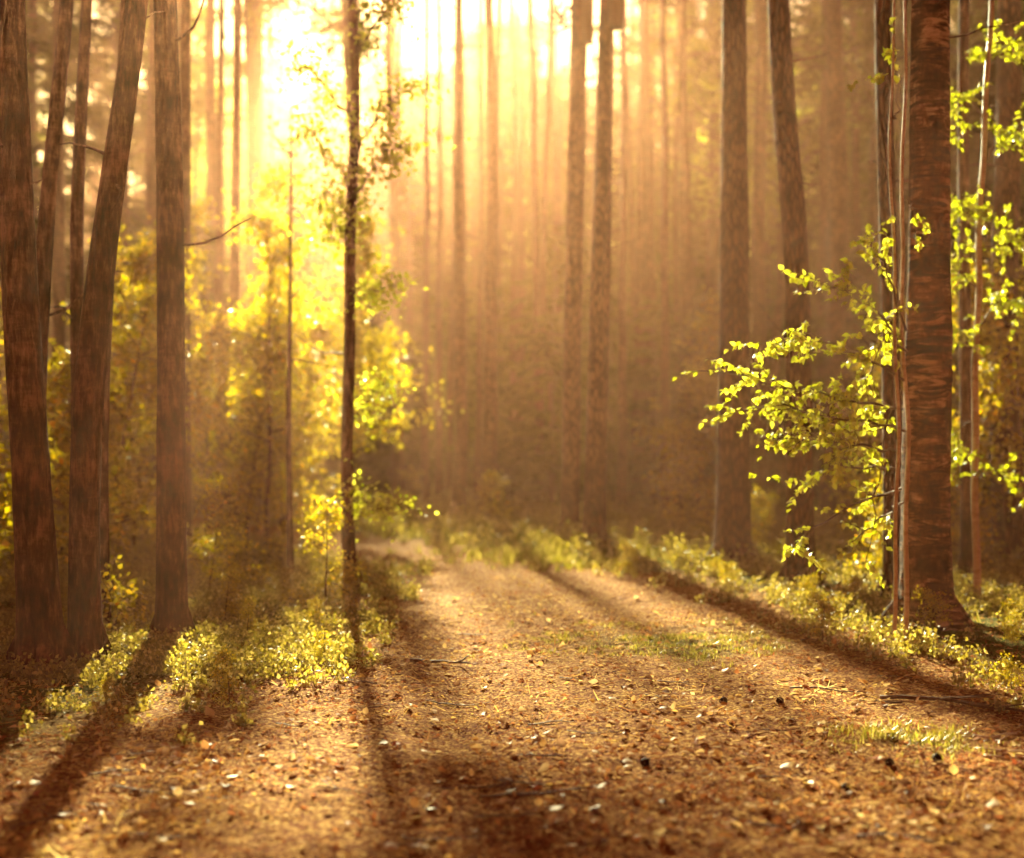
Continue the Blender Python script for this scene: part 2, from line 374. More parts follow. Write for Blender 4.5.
YOUNG = [young_tree_mesh(h, n) for h, n in ((2.4, 1500), (3.6, 2400), (4.8, 3300), (3.0, 1800))]
BUSH = [young_tree_mesh(h, n, .06, 'leaf_mid', .14, .03) for h, n in ((1.1, 700), (1.5, 900), (.8, 450))]
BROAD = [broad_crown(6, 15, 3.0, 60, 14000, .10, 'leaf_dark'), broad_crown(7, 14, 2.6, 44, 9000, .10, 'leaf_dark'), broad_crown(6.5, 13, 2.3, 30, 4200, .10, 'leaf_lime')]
SPRUCE = [spruce_crown(16, 1.6, 2.6), spruce_crown(12, .8, 2.2), spruce_crown(18, 4.5, 2.5), spruce_crown(5, .3, 1.4, 1.0)]
PINE = [pine_crown(10, 18, 2.6), pine_crown(11.5, 19, 2.4, 22), pine_crown(9, 17, 2.8, 30)]
def plain_trunk(h, r, sides=14, matn='bark_pine', bend=.02, stubs=14):
    s = MB(); n = 26
    z = np.linspace(0, h, n); fl = 1 + .55 * np.exp(-z / .35)
    wx = np.cumsum(rng.normal(size=n)) * bend; wy = np.cumsum(rng.normal(size=n)) * bend
    wx -= wx[0]; wy -= wy[0]
    V, T, Q = tube(np.stack([wx, wy, z - .15], -1), r * (1 - .72 * z / h) * fl, sides, .10); s.add(V, T, Q)
    for q in range(stubs):
        i = rng.integers(5, 20); a = rng.uniform(0, 6.28)
        pts = wander([wx[i], wy[i], z[i]], [math.cos(a), math.sin(a), rng.uniform(-.4, .3)], rng.uniform(.3, 1.3), 5, .03, .15)
        V, T, Q = tube(pts, np.linspace(.018, .005, 6), 4); s.add(V, T, Q)
    return s.mesh('trunk', [M[matn]], True)
TRUNK = {'pine': [plain_trunk(18, .17), plain_trunk(19, .15), plain_trunk(17, .2)],
         'spruce': [plain_trunk(15, .14, stubs=14), plain_trunk(11, .11), plain_trunk(17, .15, stubs=16), plain_trunk(4.6, .05)],
         'birch': [plain_trunk(14, .13, matn='bark_brown', bend=.05), plain_trunk(13, .11, matn='bark_brown', bend=.06), plain_trunk(12.5, .08, matn='bark_pale', bend=.07)]}
CROWN = {'pine': PINE, 'spruce': SPRUCE, 'birch': BROAD}
def tree(kind, v, x, y, label, group=None, s=1.0, rz=None, name=None, tilt=(0, 0)):
    e = link(name or {'pine': 'pine_tree', 'spruce': 'spruce_tree', 'birch': 'birch_tree'}[kind], None, None, (x, y, gz(x, y)),
             (tilt[0], tilt[1], rng.uniform(0, 6.28) if rz is None else rz), (s, s, s))
    tag(e, label, 'tree', group)
    link('trunk', TRUNK[kind][v], e); link('crown', CROWN[kind][v], e)
    return e
def young(v, x, y, label, group=None, s=1.0, src=None, name='young_tree', cat='young tree'):
    src = src or YOUNG
    e = link(name, None, None, (x, y, gz(x, y)), (0, 0, rng.uniform(0, 6.28)), (s, s, s)); tag(e, label, cat, group)
    link('stem', src[v][0], e); link('crown', src[v][1], e); return e

# ------------------------------------------------------------------ main trees (one by one)
def main_tree(name, label, depth, pts, mat, crown=None, rough=.09, sides=40, extra_h=None, cat='tree', stubs=7, top=16, flare=.45, leafy_px=()):
    """pts: (px, py, width px) from base to the top of the picture; goes on above"""
    P = np.array(pts, float)
    x = pxx(P[:, 0], depth); z = pxz(P[:, 1], depth); r = P[:, 2] / 2 / F_PX * depth
    bx = x[0]; by = depth; g0 = gz(bx, by)
    z[0] = g0 - .1
    # extension above the frame
    sl = (x[-1] - x[-2]) / (z[-1] - z[-2])
    zt = max(top, z[-1] + 2); x = np.r_[x, x[-1] + sl * (zt - z[-1]) * .5]; z = np.r_[z, zt]; r = np.r_[r, r[-1] * .35]
    zz = np.concatenate([np.arange(z[0], min(9, zt), .035), np.linspace(min(9, zt), zt, 30)])
    # smooth interpolation
    xi = np.interp(zz, z, x); k = np.ones(31) / 31
    pad = np.pad(xi, 15, 'edge'); xs = np.convolve(pad, k, 'valid'); w = sstep(0, .6, zz - z[0]); xi = xs
    ri = np.interp(zz, z, r) * (1 + flare * np.exp(-(zz - z[0]) / .2))
    yi = by + .05 * np.sin(zz * .8 + bx)
    base = np.array([bx, by, g0])
    s = MB(); V, T, Q = tube(np.stack([xi, yi, zz], -1) - base, ri, sides, rough, 2.2, seed=abs(bx) * 7 + 1); s.add(V, T, Q)
    # root buttresses
    for q in range(6):
        a = q * 1.05 + rng.uniform(-.3, .3); R = ri[0]
        if R < .08: break
        rp = np.array([[xi[0] - bx + math.cos(a) * R * f, math.sin(a) * R * f, h] for f, h in ((.2, .34), (.6, .16), (1.0, .03), (1.35, -.08))])
        V, T, Q = tube(rp, np.array([.3, .3, .22, .1]) * R, 8, .1); s.add(V, T, Q)
    for q in range(stubs):
        i = rng.integers(60, min(len(zz), 260) - 1) if len(zz) > 80 else 5; a = rng.uniform(0, 6.28)
        pp = wander(np.array([xi[i], yi[i], zz[i]]) - base, [math.cos(a), math.sin(a), .2], rng.uniform(.15, .8), 5, .02, .2)
        V, T, Q = tube(pp, np.linspace(.014, .004, 6), 5); s.add(V, T, Q)
    e = link(name, None, None, tuple(base)); tag(e, label, cat)
    link('trunk', s.mesh('trunk', [M[mat]], True), e)
    if leafy_px:
        c = MB()
        for pl in leafy_px:
            A = np.array(pl, float); t = np.linspace(0, 1, 12); tp = np.linspace(0, 1, len(A))
            pts = np.stack([np.interp(t, tp, pxx(A[:, 0], depth)) - bx, np.linspace(0, rng.uniform(-.5, .5), 12), np.interp(t, tp, pxz(A[:, 1], depth)) - g0], -1) + rng.normal(size=(12, 3)) * .015
            V, T, Q = tube(pts, np.linspace(.014, .004, 12), 5, cap=False); c.add(V, T, Q, tone=.2, mat=1)
            leafy(c, pts, 330, .17, .06, (.3, 1), LEAF4)
        link('crown', c.mesh('crown', [M['leaf_lime'], M['twig']]), e)
    if crown is not None:
        hh = {'p': PINE, 'b': BROAD}[crown[0]][crown[1]]
        link('crown', hh, e, (xi[-1] - bx, 0, zt - {'p': (18, 19, 17), 'b': (15, 14, 13)}[crown[0]][crown[1]] - g0), (0, 0, rng.uniform(0, 6)))
    return e

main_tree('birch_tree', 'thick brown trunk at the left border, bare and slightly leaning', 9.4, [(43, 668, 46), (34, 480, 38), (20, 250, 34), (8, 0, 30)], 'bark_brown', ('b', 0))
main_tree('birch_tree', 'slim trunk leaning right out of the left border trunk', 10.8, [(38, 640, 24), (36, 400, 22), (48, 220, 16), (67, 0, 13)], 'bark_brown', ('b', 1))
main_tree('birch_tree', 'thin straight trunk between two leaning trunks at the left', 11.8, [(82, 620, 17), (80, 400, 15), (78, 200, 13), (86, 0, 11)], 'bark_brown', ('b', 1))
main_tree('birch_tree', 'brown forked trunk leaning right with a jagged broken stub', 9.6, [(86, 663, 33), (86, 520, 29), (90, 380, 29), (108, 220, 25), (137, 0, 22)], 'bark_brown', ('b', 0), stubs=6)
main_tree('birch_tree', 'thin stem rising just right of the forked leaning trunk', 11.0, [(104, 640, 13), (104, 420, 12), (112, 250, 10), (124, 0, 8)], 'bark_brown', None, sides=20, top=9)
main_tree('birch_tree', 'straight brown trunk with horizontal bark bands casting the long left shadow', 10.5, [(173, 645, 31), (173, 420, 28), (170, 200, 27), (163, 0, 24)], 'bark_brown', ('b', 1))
main_tree('pine_tree', 'slender pole-like trunk right behind the banded straight trunk', 17.0, [(186, 575, 12), (186, 300, 11), (185, 0, 9)], 'bark_brown', ('p', 1), sides=20)
main_tree('pine_tree', 'thin dark trunk rising out of yellow foliage toward the bright sky', 21.0, [(233, 540, 12), (235, 300, 10), (237, 0, 8)], 'bark_brown', None, sides=20, top=14)
main_tree('birch_tree', 'wavy slender trunk in front of the sun glare left of the path', 14.2, [(352, 596, 15), (346, 480, 12), (350, 330, 11), (349, 230, 11), (356, 120, 10), (353, 0, 9)], 'bark_brown', None, sides=24, top=9.5, leafy_px=[((352, 225), (330, 190), (303, 205)), ((352, 190), (325, 150), (306, 120)), ((352, 200), (380, 160), (412, 150)), ((353, 160), (385, 110), (420, 95)), ((353, 120), (320, 80), (295, 60)), ((353, 300), (370, 290), (392, 275)), ((351, 420), (365, 400), (385, 380)), ((350, 245), (335, 225), (318, 240)), ((353, 60), (380, 20), (410, 0)), ((353, 520), (372, 500), (390, 505))])
main_tree('pine_tree', 'tall pine standing left in the close pair behind the path bend', 21.5, [(570, 532, 19), (573, 300, 18), (580, 0, 16)], 'bark_pine', ('p', 1), sides=24, stubs=14)
main_tree('pine_tree', 'tall dark pine standing right in the close pair behind the path bend', 19.0, [(594, 552, 24), (600, 300, 20), (607, 0, 14)], 'bark_pine', ('p', 0), sides=28, stubs=14)
main_tree('pine_tree', 'thick straight pine right of the path, widest of the middle trunks', 16.4, [(733, 574, 37), (734, 300, 29), (735, 0, 23)], 'bark_pine', ('p', 2), sides=36, stubs=6)
main_tree('pine_tree', 'dark pine leaning left behind the bright leafy bough', 14.4, [(801, 600, 29), (798, 420, 26), (796, 250, 25), (785, 110, 23), (779, 0, 22)], 'bark_pine', ('p', 0), sides=36)
main_tree('birch_tree', 'massive old birch on the right with peeling horizontal bark bands', 11.2, [(926, 636, 54), (924, 480, 46), (928, 300, 42), (932, 0, 38)], 'bark_birch', ('b', 0), rough=.12, sides=56)
main_tree('pine_tree', 'reddish trunk close behind the old birch, seen at its left', 13.0, [(893, 600, 20), (889, 300, 18), (884, 0, 16)], 'bark_pine', ('p', 1), sides=24)
main_tree('pine_tree', 'dark pine in shade by the right border', 17.0, [(1007, 566, 30), (1006, 300, 27), (1008, 0, 22)], 'bark_pine', ('p', 2), sides=28)
main_tree('birch_tree', 'slender trunk in shade between the old birch and the right border', 14.5, [(966, 590, 14), (966, 300, 12), (964, 0, 10)], 'bark_brown', None, sides=18, top=9)
main_tree('young_birch', 'thin dark sapling stem standing in yellow foliage left of the path', 15.5, [(291, 586, 8), (289, 430, 6), (290, 290, 4)], 'bark_brown', None, sides=12, top=3.4, stubs=10, flare=.2, cat='sapling')

# ------------------------------------------------------------------ leafy young birches at the right
def bough_tree(name, label, base_px, depth, stems, limbs, leaves, tone=(.25, 1)):
    bx = pxx(base_px, depth); g0 = gz(bx, depth); base = np.array([bx, depth, g0])
    e = link(name, None, None, tuple(base)); tag(e, label, 'young birch')
    for st in stems:
        P = np.array(st, float)
        x = pxx(P[:, 0], depth); z = pxz(P[:, 1], depth); z[0] = g0 - .05
        r = P[:, 2] / 2 / F_PX * depth
        zz = np.linspace(z[0], z[-1], 90)
        xi = np.interp(zz, z, x); xi = np.convolve(np.pad(xi, 4, 'edge'), np.ones(9) / 9, 'valid') + .008 * np.sin(zz * 5)
        s = MB(); V, T, Q = tube(np.stack([xi - bx, 0 * zz + rng.normal() * .05, zz - g0], -1), np.interp(zz, z, r), 12, .1); s.add(V, T, Q)
        link('stem', s.mesh('stem', [M['bark_pale']], True), e)
    c = MB()
    for (pl, n, sp, dy) in limbs:
        P = np.array(pl, float); x = pxx(P[:, 0], depth); z = pxz(P[:, 1], depth)
        y = np.linspace(0, dy, len(P))
        t = np.linspace(0, 1, 14); tp = np.linspace(0, 1, len(P))
        pts = np.stack([np.interp(t, tp, x) - bx, np.interp(t, tp, y), np.interp(t, tp, z) - g0], -1) + rng.normal(size=(14, 3)) * .012
        V, T, Q = tube(pts, np.linspace(.011, .003, 14), 5, cap=False); c.add(V, T, Q, tone=.2, mat=1)
        for q in range(max(3, int(n / (13 if base_px < 950 else 8)))):
            i = rng.integers(3, 14); dirn = pts[i] - pts[i - 1]; dirn = dirn / (np.linalg.norm(dirn) + 1e-6)
            tw = wander(pts[i], dirn * .6 + rng.normal(size=3) * [.8, .9, .32], rng.uniform(.12, .34) + sp * .5, 6, .04, .12)
            V, T, Q = tube(tw, np.linspace(.004, .0015, 7), 4, cap=False); c.add(V, T, Q, tone=.2, mat=1)
            m_ = int(rng.integers(12, 22)); tt = rng.uniform(.1, 1, m_) * 6; ii = np.clip(tt.astype(int), 0, 5); ff = (tt - ii)[:, None]
            pp = tw[ii] * (1 - ff) + tw[ii + 1] * ff
            ld = rng.normal(size=(m_, 3)) * .7 + (tw[-1] - tw[0]) * 2 + [0, 0, -.45]
            scatter(c, pp, basis(ld, rng.normal(size=(m_, 3)) * .55 + [0, 0, .8]), rng.uniform(.028, .062, m_), LEAFM, np.clip(rng.beta(2, 2, m_) * (tone[1] - tone[0]) + tone[0], 0, 1))
    link('foliage', c.mesh('foliage', [M['leaf_lime'], M['twig']]), e)
    return e
bough_tree('young_birch', 'sunlit lime leaved young birch reaching left from beside the old birch', 903, 10.3,
    [[(906, 632, 5.5), (909, 430, 4.6), (902, 300, 4), (904, 160, 3.6), (907, 20, 3.2), (909, -160, 2.5)],
     [(893, 632, 4.5), (898, 440, 4), (893, 250, 3.4), (889, 120, 3), (898, -60, 2.2)]],
    [([(905, 330), (880, 262), (858, 238)], 150, .10, -.2),
     ([(905, 350), (870, 300), (826, 280)], 230, .13, .1),
     ([(905, 380), (850, 350), (800, 335), (757, 348)], 330, .12, -.3),
     ([(905, 410), (840, 400), (770, 385), (722, 374)], 330, .10, -.2),
     ([(905, 430), (850, 420), (790, 405), (735, 412)], 420, .13, .2),
     ([(900, 450), (840, 440), (790, 440)], 330, .13, -.1),
     ([(900, 470), (845, 465), (795, 490)], 170, .10, .2),
     ([(900, 490), (860, 500), (800, 535), (790, 545)], 110, .08, -.1),
     ([(900, 500), (880, 520), (850, 545)], 100, .09, .1),
     ([(900, 300), (890, 330), (868, 400)], 180, .13, .3),
     ([(893, 90), (885, 75), (875, 78)], 40, .05, .1), ([(890, 120), (900, 110), (896, 60)], 40, .05, .1),
     ([(893, 380), (884, 460), (870, 560)], 80, .12, .1),
     ([(907, 200), (915, 215), (910, 240)], 25, .06, -.1)], 0)
bough_tree('young_birch', 'dimmer leafy young birch filling the right border beside the old birch', 985, 13.0,
    [[(976, 590, 8), (974, 420, 7), (980, 200, 6), (990, 20, 5), (994, -120, 3)]],
    [([(985, 60), (1000, 50), (1030, 30)], 190, .16, .2), ([(985, 120), (965, 90), (950, 110)], 170, .14, .2),
     ([(985, 160), (1005, 130), (1030, 140)], 200, .17, -.2), ([(982, 240), (960, 210), (948, 215)], 200, .16, -.3),
     ([(982, 250), (1010, 240), (1040, 230)], 190, .15, .3), ([(980, 290), (960, 270), (946, 260)], 170, .14, .1),
     ([(978, 330), (1000, 300), (1030, 300)], 170, .16, .1), ([(976, 350), (955, 330), (948, 340)], 120, .14, -.1),
     ([(976, 420), (955, 430), (945, 470)], 110, .14, -.1), ([(976, 480), (1000, 470), (1030, 490)], 110, .16, -.2)], 0, (.1, .8))

# ------------------------------------------------------------------ understory left of the path (yellow green, backlit)
US = [(1, -4.6, 16.0, 'left'), (0, -4.1, 14.2, ''), (2, -3.2, 18.5, ''), (1, -3.9, 18.2, ''), (3, -4.8, 18, ''), (2, -5.2, 21, ''), (1, -3.3, 20.5, ''),
      (2, -3.9, 24, ''), (3, -6.4, 16.5, ''), (1, -6.2, 13.8, ''), (0, -4.6, 12.6, ''), (2, -7.6, 20, ''), (1, -4.2, 23.5, ''), (2, -6.6, 26, ''), (3, -3.6, 19.3, '')]
for i, (v, x, y, _) in enumerate(US):
    young(v, x, y, 'yellow green young tree in the backlit thicket left of the path', 'young trees in the left thicket', rng.uniform(.85, 1.15))
young(2, -2.7, 23.5, 'airy sunlit young tree beside the wavy trunk near the glare', None, 1.1)
young(1, pxx(326, 12.6), 12.6, 'knee high yellow leaved sapling standing in the bilberries', None, .62, BUSH)
young(2, pxx(112, 10.9), 10.9, 'small glinting bush between the forked and the banded trunk', None, .9, BUSH, 'bush', 'bush')
young(2, pxx(1004, 8.9), 8.9, 'tiny low plant in the shade at the right border', None, .28, BUSH, 'small_plant', 'plant')
young(0, -2.9, 13.6, 'small leafy sapling at the left foot of the bright path bend', None, .5)
RS = [(1, 5.6, 16, 1.), (3, 4.6, 18.5, .9), (0, 3.9, 14.2, .5), (2, 7.2, 20, 1.), (1, 6.4, 23, 1.1), (0, 2.7, 22.5, .8), (2, 3.6, 27, .9)]
for v, x, y, s_ in RS:
    young(v, x, y, 'young deciduous tree in shade behind the right hand trunks', 'young trees behind the right trunks', s_)
for i in range(30):
    y = 8 + 8 * rng.uniform(); sd = -1 if i % 2 else 1; x = np.interp(y, PY, PC) + sd * (np.interp(y, PY, PW) + rng.uniform(-.1, 1.5))
    if sd > 0 and x > .36 * y: continue
    young(int(rng.integers(3)), x, y, 'tiny leafy seedling at the ' + ('left' if sd < 0 else 'right') + ' edge of the path', 'seedlings along the ' + ('left' if sd < 0 else 'right') + ' path edge', rng.uniform(.14, .36), BUSH, 'seedling', 'seedling')
# low bushes
for i in range(34):
    y = rng.uniform(13, 34); side = rng.choice([-1, 1])
    x = np.interp(y, PY, PC) + side * rng.uniform(1.9 if y < 20 else 2.6, 7.5)
    young(int(rng.integers(3)), x, y, 'low leafy bush among the grass under the ' + ('left thicket' if side < 0 else 'right pines'), 'low bushes ' + ('left' if side < 0 else 'right') + ' of the path',
          rng.uniform(.55, 1.0), BUSH, 'bush', 'bush')

# ------------------------------------------------------------------ background forest
# points the low sun reaches in this clearing; the trees between stand or reach clear of them
LIT = []
for px, py in ((400, 575), (430, 590), (470, 600), (520, 600), (540, 620), (560, 655), (620, 650), (660, 640), (720, 660), (780, 670), (700, 700), (640, 700), (770, 720), (850, 700), (900, 740), (840, 750), (930, 720),
               (200, 740), (260, 720), (320, 740), (360, 720), (240, 770), (200, 670), (260, 640), (320, 620), (820, 640), (860, 640), (590, 575), (700, 560), (560, 560), (640, 570), (700, 760)):
    d_ = CAM_H * F_PX / (py - HZ); LIT.append((pxx(px, d_), d_, .1))
for px in (730, 780, 830, 880):
    for py in (300, 370, 440, 510): LIT.append((pxx(px, 10.3), 10.3, pxz(py, 10.3)))
for px in (210, 250, 290, 330, 370, 400):
    for py in (300, 380, 460): LIT.append((pxx(px, 17.5), 17.5, pxz(py, 17.5)))
for px, py in ((330, 120), (400, 130), (320, 200), (380, 280)): LIT.append((pxx(px, 14.2), 14.2, pxz(py, 14.2)))
for px in (955, 985, 1015):
    for py in (60, 130, 220, 300): LIT.append((pxx(px, 13), 13, pxz(py, 13)))
LIT = np.array(LIT)
CR = {('pine', 0): (9.6, 18.4, 2.4), ('pine', 1): (11, 19.3, 2.2), ('pine', 2): (8.6, 17.4, 2.6), ('spruce', 0): (1.6, 16, 2.2), ('spruce', 1): (.8, 12, 1.9), ('spruce', 2): (4.5, 18, 2.2),
      ('spruce', 3): (.3, 5, 1.2), ('birch', 0): (6, 16, 2.8), ('birch', 1): (7, 15, 2.4), ('birch', 2): (6.5, 14, 2.2)}
def blocks(kind, v, x, y, s, sz):
    a, b, r = CR[kind, v]
    dy = y - LIT[:, 1]; xr = LIT[:, 0] - math.tan(SUN_AZ) * dy; zr = LIT[:, 2] + math.tan(SUN_EL) / math.cos(SUN_AZ) * dy
    return int(((dy > 0) & (abs(x - xr) < r * s * .9) & (zr > a * sz) & (zr < b * sz)).sum())
placed = []
def ok(x, y, dmin):
    for (a, b) in placed:
        if (a - x) ** 2 + (b - y) ** 2 < dmin * dmin: return False
    placed.append((x, y)); return True
def corridor(x, y):
    """how far a tree is from the band of sunlight that reaches the path"""
    q = x - (.8 - math.tan(SUN_AZ) * (y - 9))
    return q if q > 0 else -q * .62
GR = {'pine': 'slim pines in the hazy background', 'spruce': 'dark spruces in the hazy background', 'birch': 'leafy birches in the hazy background'}
def bg(kind, v, x, y, s=1.0, label=None, keep=False):
    sz = s
    while blocks(kind, v, x, y, s, sz) > 1 and kind != 'spruce' and sz < s * 1.75: sz *= 1.06
    if blocks(kind, v, x, y, s, sz) > (4 if keep else 1): return False
    lab = {'pine': 'slim bare pine trunk standing in the hazy forest depth', 'spruce': 'dark dense spruce standing in the hazy forest depth', 'birch': 'leafy birch standing in the hazy forest depth'}[kind]
    e = tree(kind, v, x, y, lab, GR[kind], s); e.scale = (s, s, sz); return True
# dark spruces in the middle
for px, d, v, s in ((500, 60, 0, .9), (540, 57, 0, .95), (585, 59, 0, 1.05), (640, 56, 0, 1.0), (690, 54, 0, 1.05), (662, 64, 2, 1.1), (470, 66, 0, .95), (525, 68, 0, 1.1), (610, 66, 0, 1.1), (720, 58, 0, 1.1), (445, 72, 0, .9), (560, 75, 0, 1.2),
                    (770, 36, 0, .9), (840, 40, 2, .95), (900, 34, 0, .9), (980, 38, 2, 1), (1060, 34, 0, 1), (810, 55, 0, 1.), (950, 55, 0, 1.), (560, 33, 3, .9), (655, 30, 3, .9), (700, 28, 3, .8), (480, 38, 3, 1), (850, 27, 3, 1.), (1000, 26, 1, .8)):
    x = pxx(px, d); placed.append((x, d)); bg('spruce', v, x, d, s)
tree('spruce', 1, pxx(290, 40), 40, 'dark spruce top hanging below the glare left of the wavy trunk', None, .85)
placed.append((pxx(290, 40), 40))
# trunks seen as vertical streaks
for px, d in ((458, 52), (487, 60), (418, 66), (645, 33), (690, 36), (840, 24), (826, 30), (760, 30), (870, 33), (715, 36), (150, 26), (215, 31), (258, 36), (60, 28), (120, 33), (395, 44), (940, 30), (1040, 24), (-40, 24)):
    x = pxx(px, d)
    if ok(x, d, .6): bg('pine', int(rng.integers(3)), x, d, rng.uniform(.98, 1.12), keep=True)
for px, d, k_, v, s_ in ((205, 92, 'birch', 0, 1.5), (240, 104, 'spruce', 0, 1.7), (275, 90, 'birch', 1, 1.5), (310, 98, 'spruce', 2, 1.35), (342, 92, 'birch', 0, 1.5), (375, 90, 'spruce', 0, 1.45), (405, 96, 'birch', 1, 1.6), (436, 88, 'spruce', 0, 1.45),
                         (462, 94, 'spruce', 2, 1.35), (492, 86, 'spruce', 0, 1.4), (520, 92, 'birch', 0, 1.5), (545, 84, 'spruce', 0, 1.4), (578, 90, 'spruce', 0, 1.5), (170, 88, 'spruce', 0, 1.4), (135, 94, 'birch', 0, 1.5), (100, 88, 'spruce', 2, 1.3), (390, 112, 'spruce', 0, 1.8), (325, 114, 'spruce', 0, 1.8), (450, 116, 'spruce', 0, 1.8), (260, 118, 'spruce', 0, 1.8), (505, 112, 'spruce', 0, 1.8)):
    x = pxx(px, d); placed.append((x, d)); tree(k_, v, x, d, {'spruce': 'dark dense spruce standing in the hazy forest depth', 'birch': 'leafy birch standing in the hazy forest depth'}[k_], GR[k_], s_)
for i in range(80):
    d = rng.uniform(27, 66); px = rng.uniform(370, 760) if i < 62 else rng.uniform(120, 370)
    x = pxx(px, d); s_ = rng.uniform(.6, 1.15) * (.75 + d / 80)
    if ok(x, d, 1.2) and blocks('spruce', 3, x, d, s_, s_) < 2: tree('spruce', 3, x, d, 'small young spruce filling the gloom between distant trunks', 'young spruces between the distant trunks', s_)
for px, d, v, s_ in ((190, 74, 0, 1.5), (225, 82, 2, 1.6), (262, 70, 1, 1.45), (300, 88, 0, 1.75), (330, 74, 2, 1.5), (372, 80, 0, 1.65), (405, 72, 1, 1.5), (440, 86, 0, 1.7), (475, 78, 1, 1.6), (510, 84, 0, 1.65), (545, 74, 2, 1.5), (350, 96, 0, 1.9), (280, 100, 1, 1.9), (425, 98, 0, 1.9), (240, 96, 0, 1.7), (490, 100, 0, 1.9)):
    x = pxx(px, d); placed.append((x, d)); bg('birch', v, x, d, s_)
for px, d, s_ in ((408, 62, 1.2), (455, 66, 1.3), (505, 61, 1.2), (540, 70, 1.4), (430, 76, 1.55), (590, 63, 1.2), (225, 44, .95), (268, 58, 1.15), (190, 50, 1.1), (480, 78, 1.6), (380, 72, 1.45), (520, 80, 1.6)):
    x = pxx(px, d); placed.append((x, d)); tree('birch', 2, x, d, 'airy lime leaved birch glowing in the haze under the sun', 'airy birches glowing in the haze', s_)
for i in range(34):
    d = rng.uniform(52, 82); px = rng.uniform(395, 720); x = pxx(px, d)
    if ok(x, d, 1.0): bg('pine', int(rng.integers(3)), x, d, rng.uniform(.85, 1.0) * (.8 + d / 300))
for i in range(46):
    d = rng.uniform(56, 92); px = rng.uniform(370, 790); x = pxx(px, d); s_ = min(1.6, .38 * (d - 17) / 16) * rng.uniform(.85, 1)
    if ok(x, d, 1.1): tree('spruce', 0, x, d, 'dark dense spruce standing in the hazy forest depth', GR['spruce'], s_)
for px, d, v, sz in ((356, 36.0, 0, 1.86), (252, 33, 1, 1.55), (350, 31, 1, 1.42), (178, 31, 0, 1.6)):  # added birches, stretched upward so their crowns shade the near path
    x = pxx(px, d); placed.append((x, d)); e = tree('birch', v, x, d, 'very tall birch added so its raised crown shades the near ground', 'tall birches added for shade'); e.scale = (.85, .85, sz)
for i in range(60):
    d = rng.uniform(25, 48); px = rng.uniform(600, 1150); x = pxx(px, d)
    if ok(x, d, 1.6) and not bg(rng.choice(['spruce', 'birch'], p=[.5, .5]), int(rng.integers(3)), x, d, rng.uniform(.85, 1.1)): placed.pop()
for px, d, w_ in ((440, 33, .7), (458, 27, .95), (489, 29, 1.05), (512, 37, .8), (541, 31, .7), (557, 42, 1.2), (622, 28, .75), (640, 33, 1.1), (655, 36, .8), (668, 27, .7), (690, 30, 1.15), (706, 38, 1.), (757, 27, .9), (826, 25, .8), (845, 29, 1.2), (862, 33, 1.1), (216, 27, .7), (262, 30, .6), (122, 24, .7), (148, 28, .9)):
    x = pxx(px, d); placed.append((x, d))
    e = link('dead_pole_tree', None, None, (x, d, gz(x, d)), (rng.normal() * .012, rng.normal() * .015, rng.uniform(0, 6.28)), (w_, w_, 1.0))
    tag(e, 'thin bare dead pole standing among the hazy trunks', 'dead tree', 'bare dead poles in the haze'); link('trunk', TRUNK['spruce'][[0, 2][px % 2]], e)
for i in range(64):
    d = rng.uniform(30, 57); px = rng.uniform(385, 730) if i < 52 else rng.uniform(90, 300); x = pxx(px, d)
    if not ok(x, d, .7): continue
    e = link('dead_pole_tree', None, None, (x, d, gz(x, d)), (rng.normal() * .02, rng.normal() * .02, rng.uniform(0, 6.28)), (.62, .62, .95))
    tag(e, 'thin bare dead pole standing among the hazy trunks', 'dead tree', 'bare dead poles in the haze'); link('trunk', TRUNK['spruce'][[0, 2][i % 2]], e)
n = 0; tries = 0
while n < 37 and tries < 900:
    tries += 1; d = rng.uniform(24, 62); px = rng.uniform(700, 1200) if n < 34 else rng.uniform(-150, 110); x = pxx(px, d)
    if not ok(x, d, 1.7): continue
    if bg(rng.choice(['spruce', 'birch'], p=[.6, .4]), int(rng.integers(3)), x, d, rng.uniform(.8, 1.1)): n += 1
    else: placed.pop()
n = 0; tries = 0
while n < 150 and tries < 6000:
    tries += 1
    d = 27 + 95 * rng.uniform() ** .8; x = rng.uniform(-1, 1) * (d * .46 + 5)
    co = corridor(x, d)
    if d < 60 and co < 2.5: continue
    if not ok(x, d, 2.1): continue
    k = rng.choice(['pine', 'spruce', 'birch'], p=[.45, .38, .17])
    if x < 0 and d < 45 and k == 'spruce': k = 'birch'
    if bg(k, int(rng.integers(3)), x, d, rng.uniform(.8, 1.1)): n += 1
    else: placed.pop()
for i in range(46):
    d = rng.uniform(88, 135); x = rng.uniform(-62, 62); bg('spruce', int(rng.integers(2)), x, d, rng.uniform(.8, 1.05))
# trees beside and behind the viewer (they stand in the same wood)
for i in range(16):
    a = rng.uniform(0, 6.28); x = rng.choice([-1, 1]) * rng.uniform(7.5, 16); y = rng.uniform(2, 22)
    if abs(x) < y * .37 + 2.0: continue
    if ok(x, y, 2): tree('birch' if x < 0 else 'pine', int(rng.integers(2)), x, y, 'tall tree at the side of the clearing, well off the path', 'trees at the sides of the clearing')

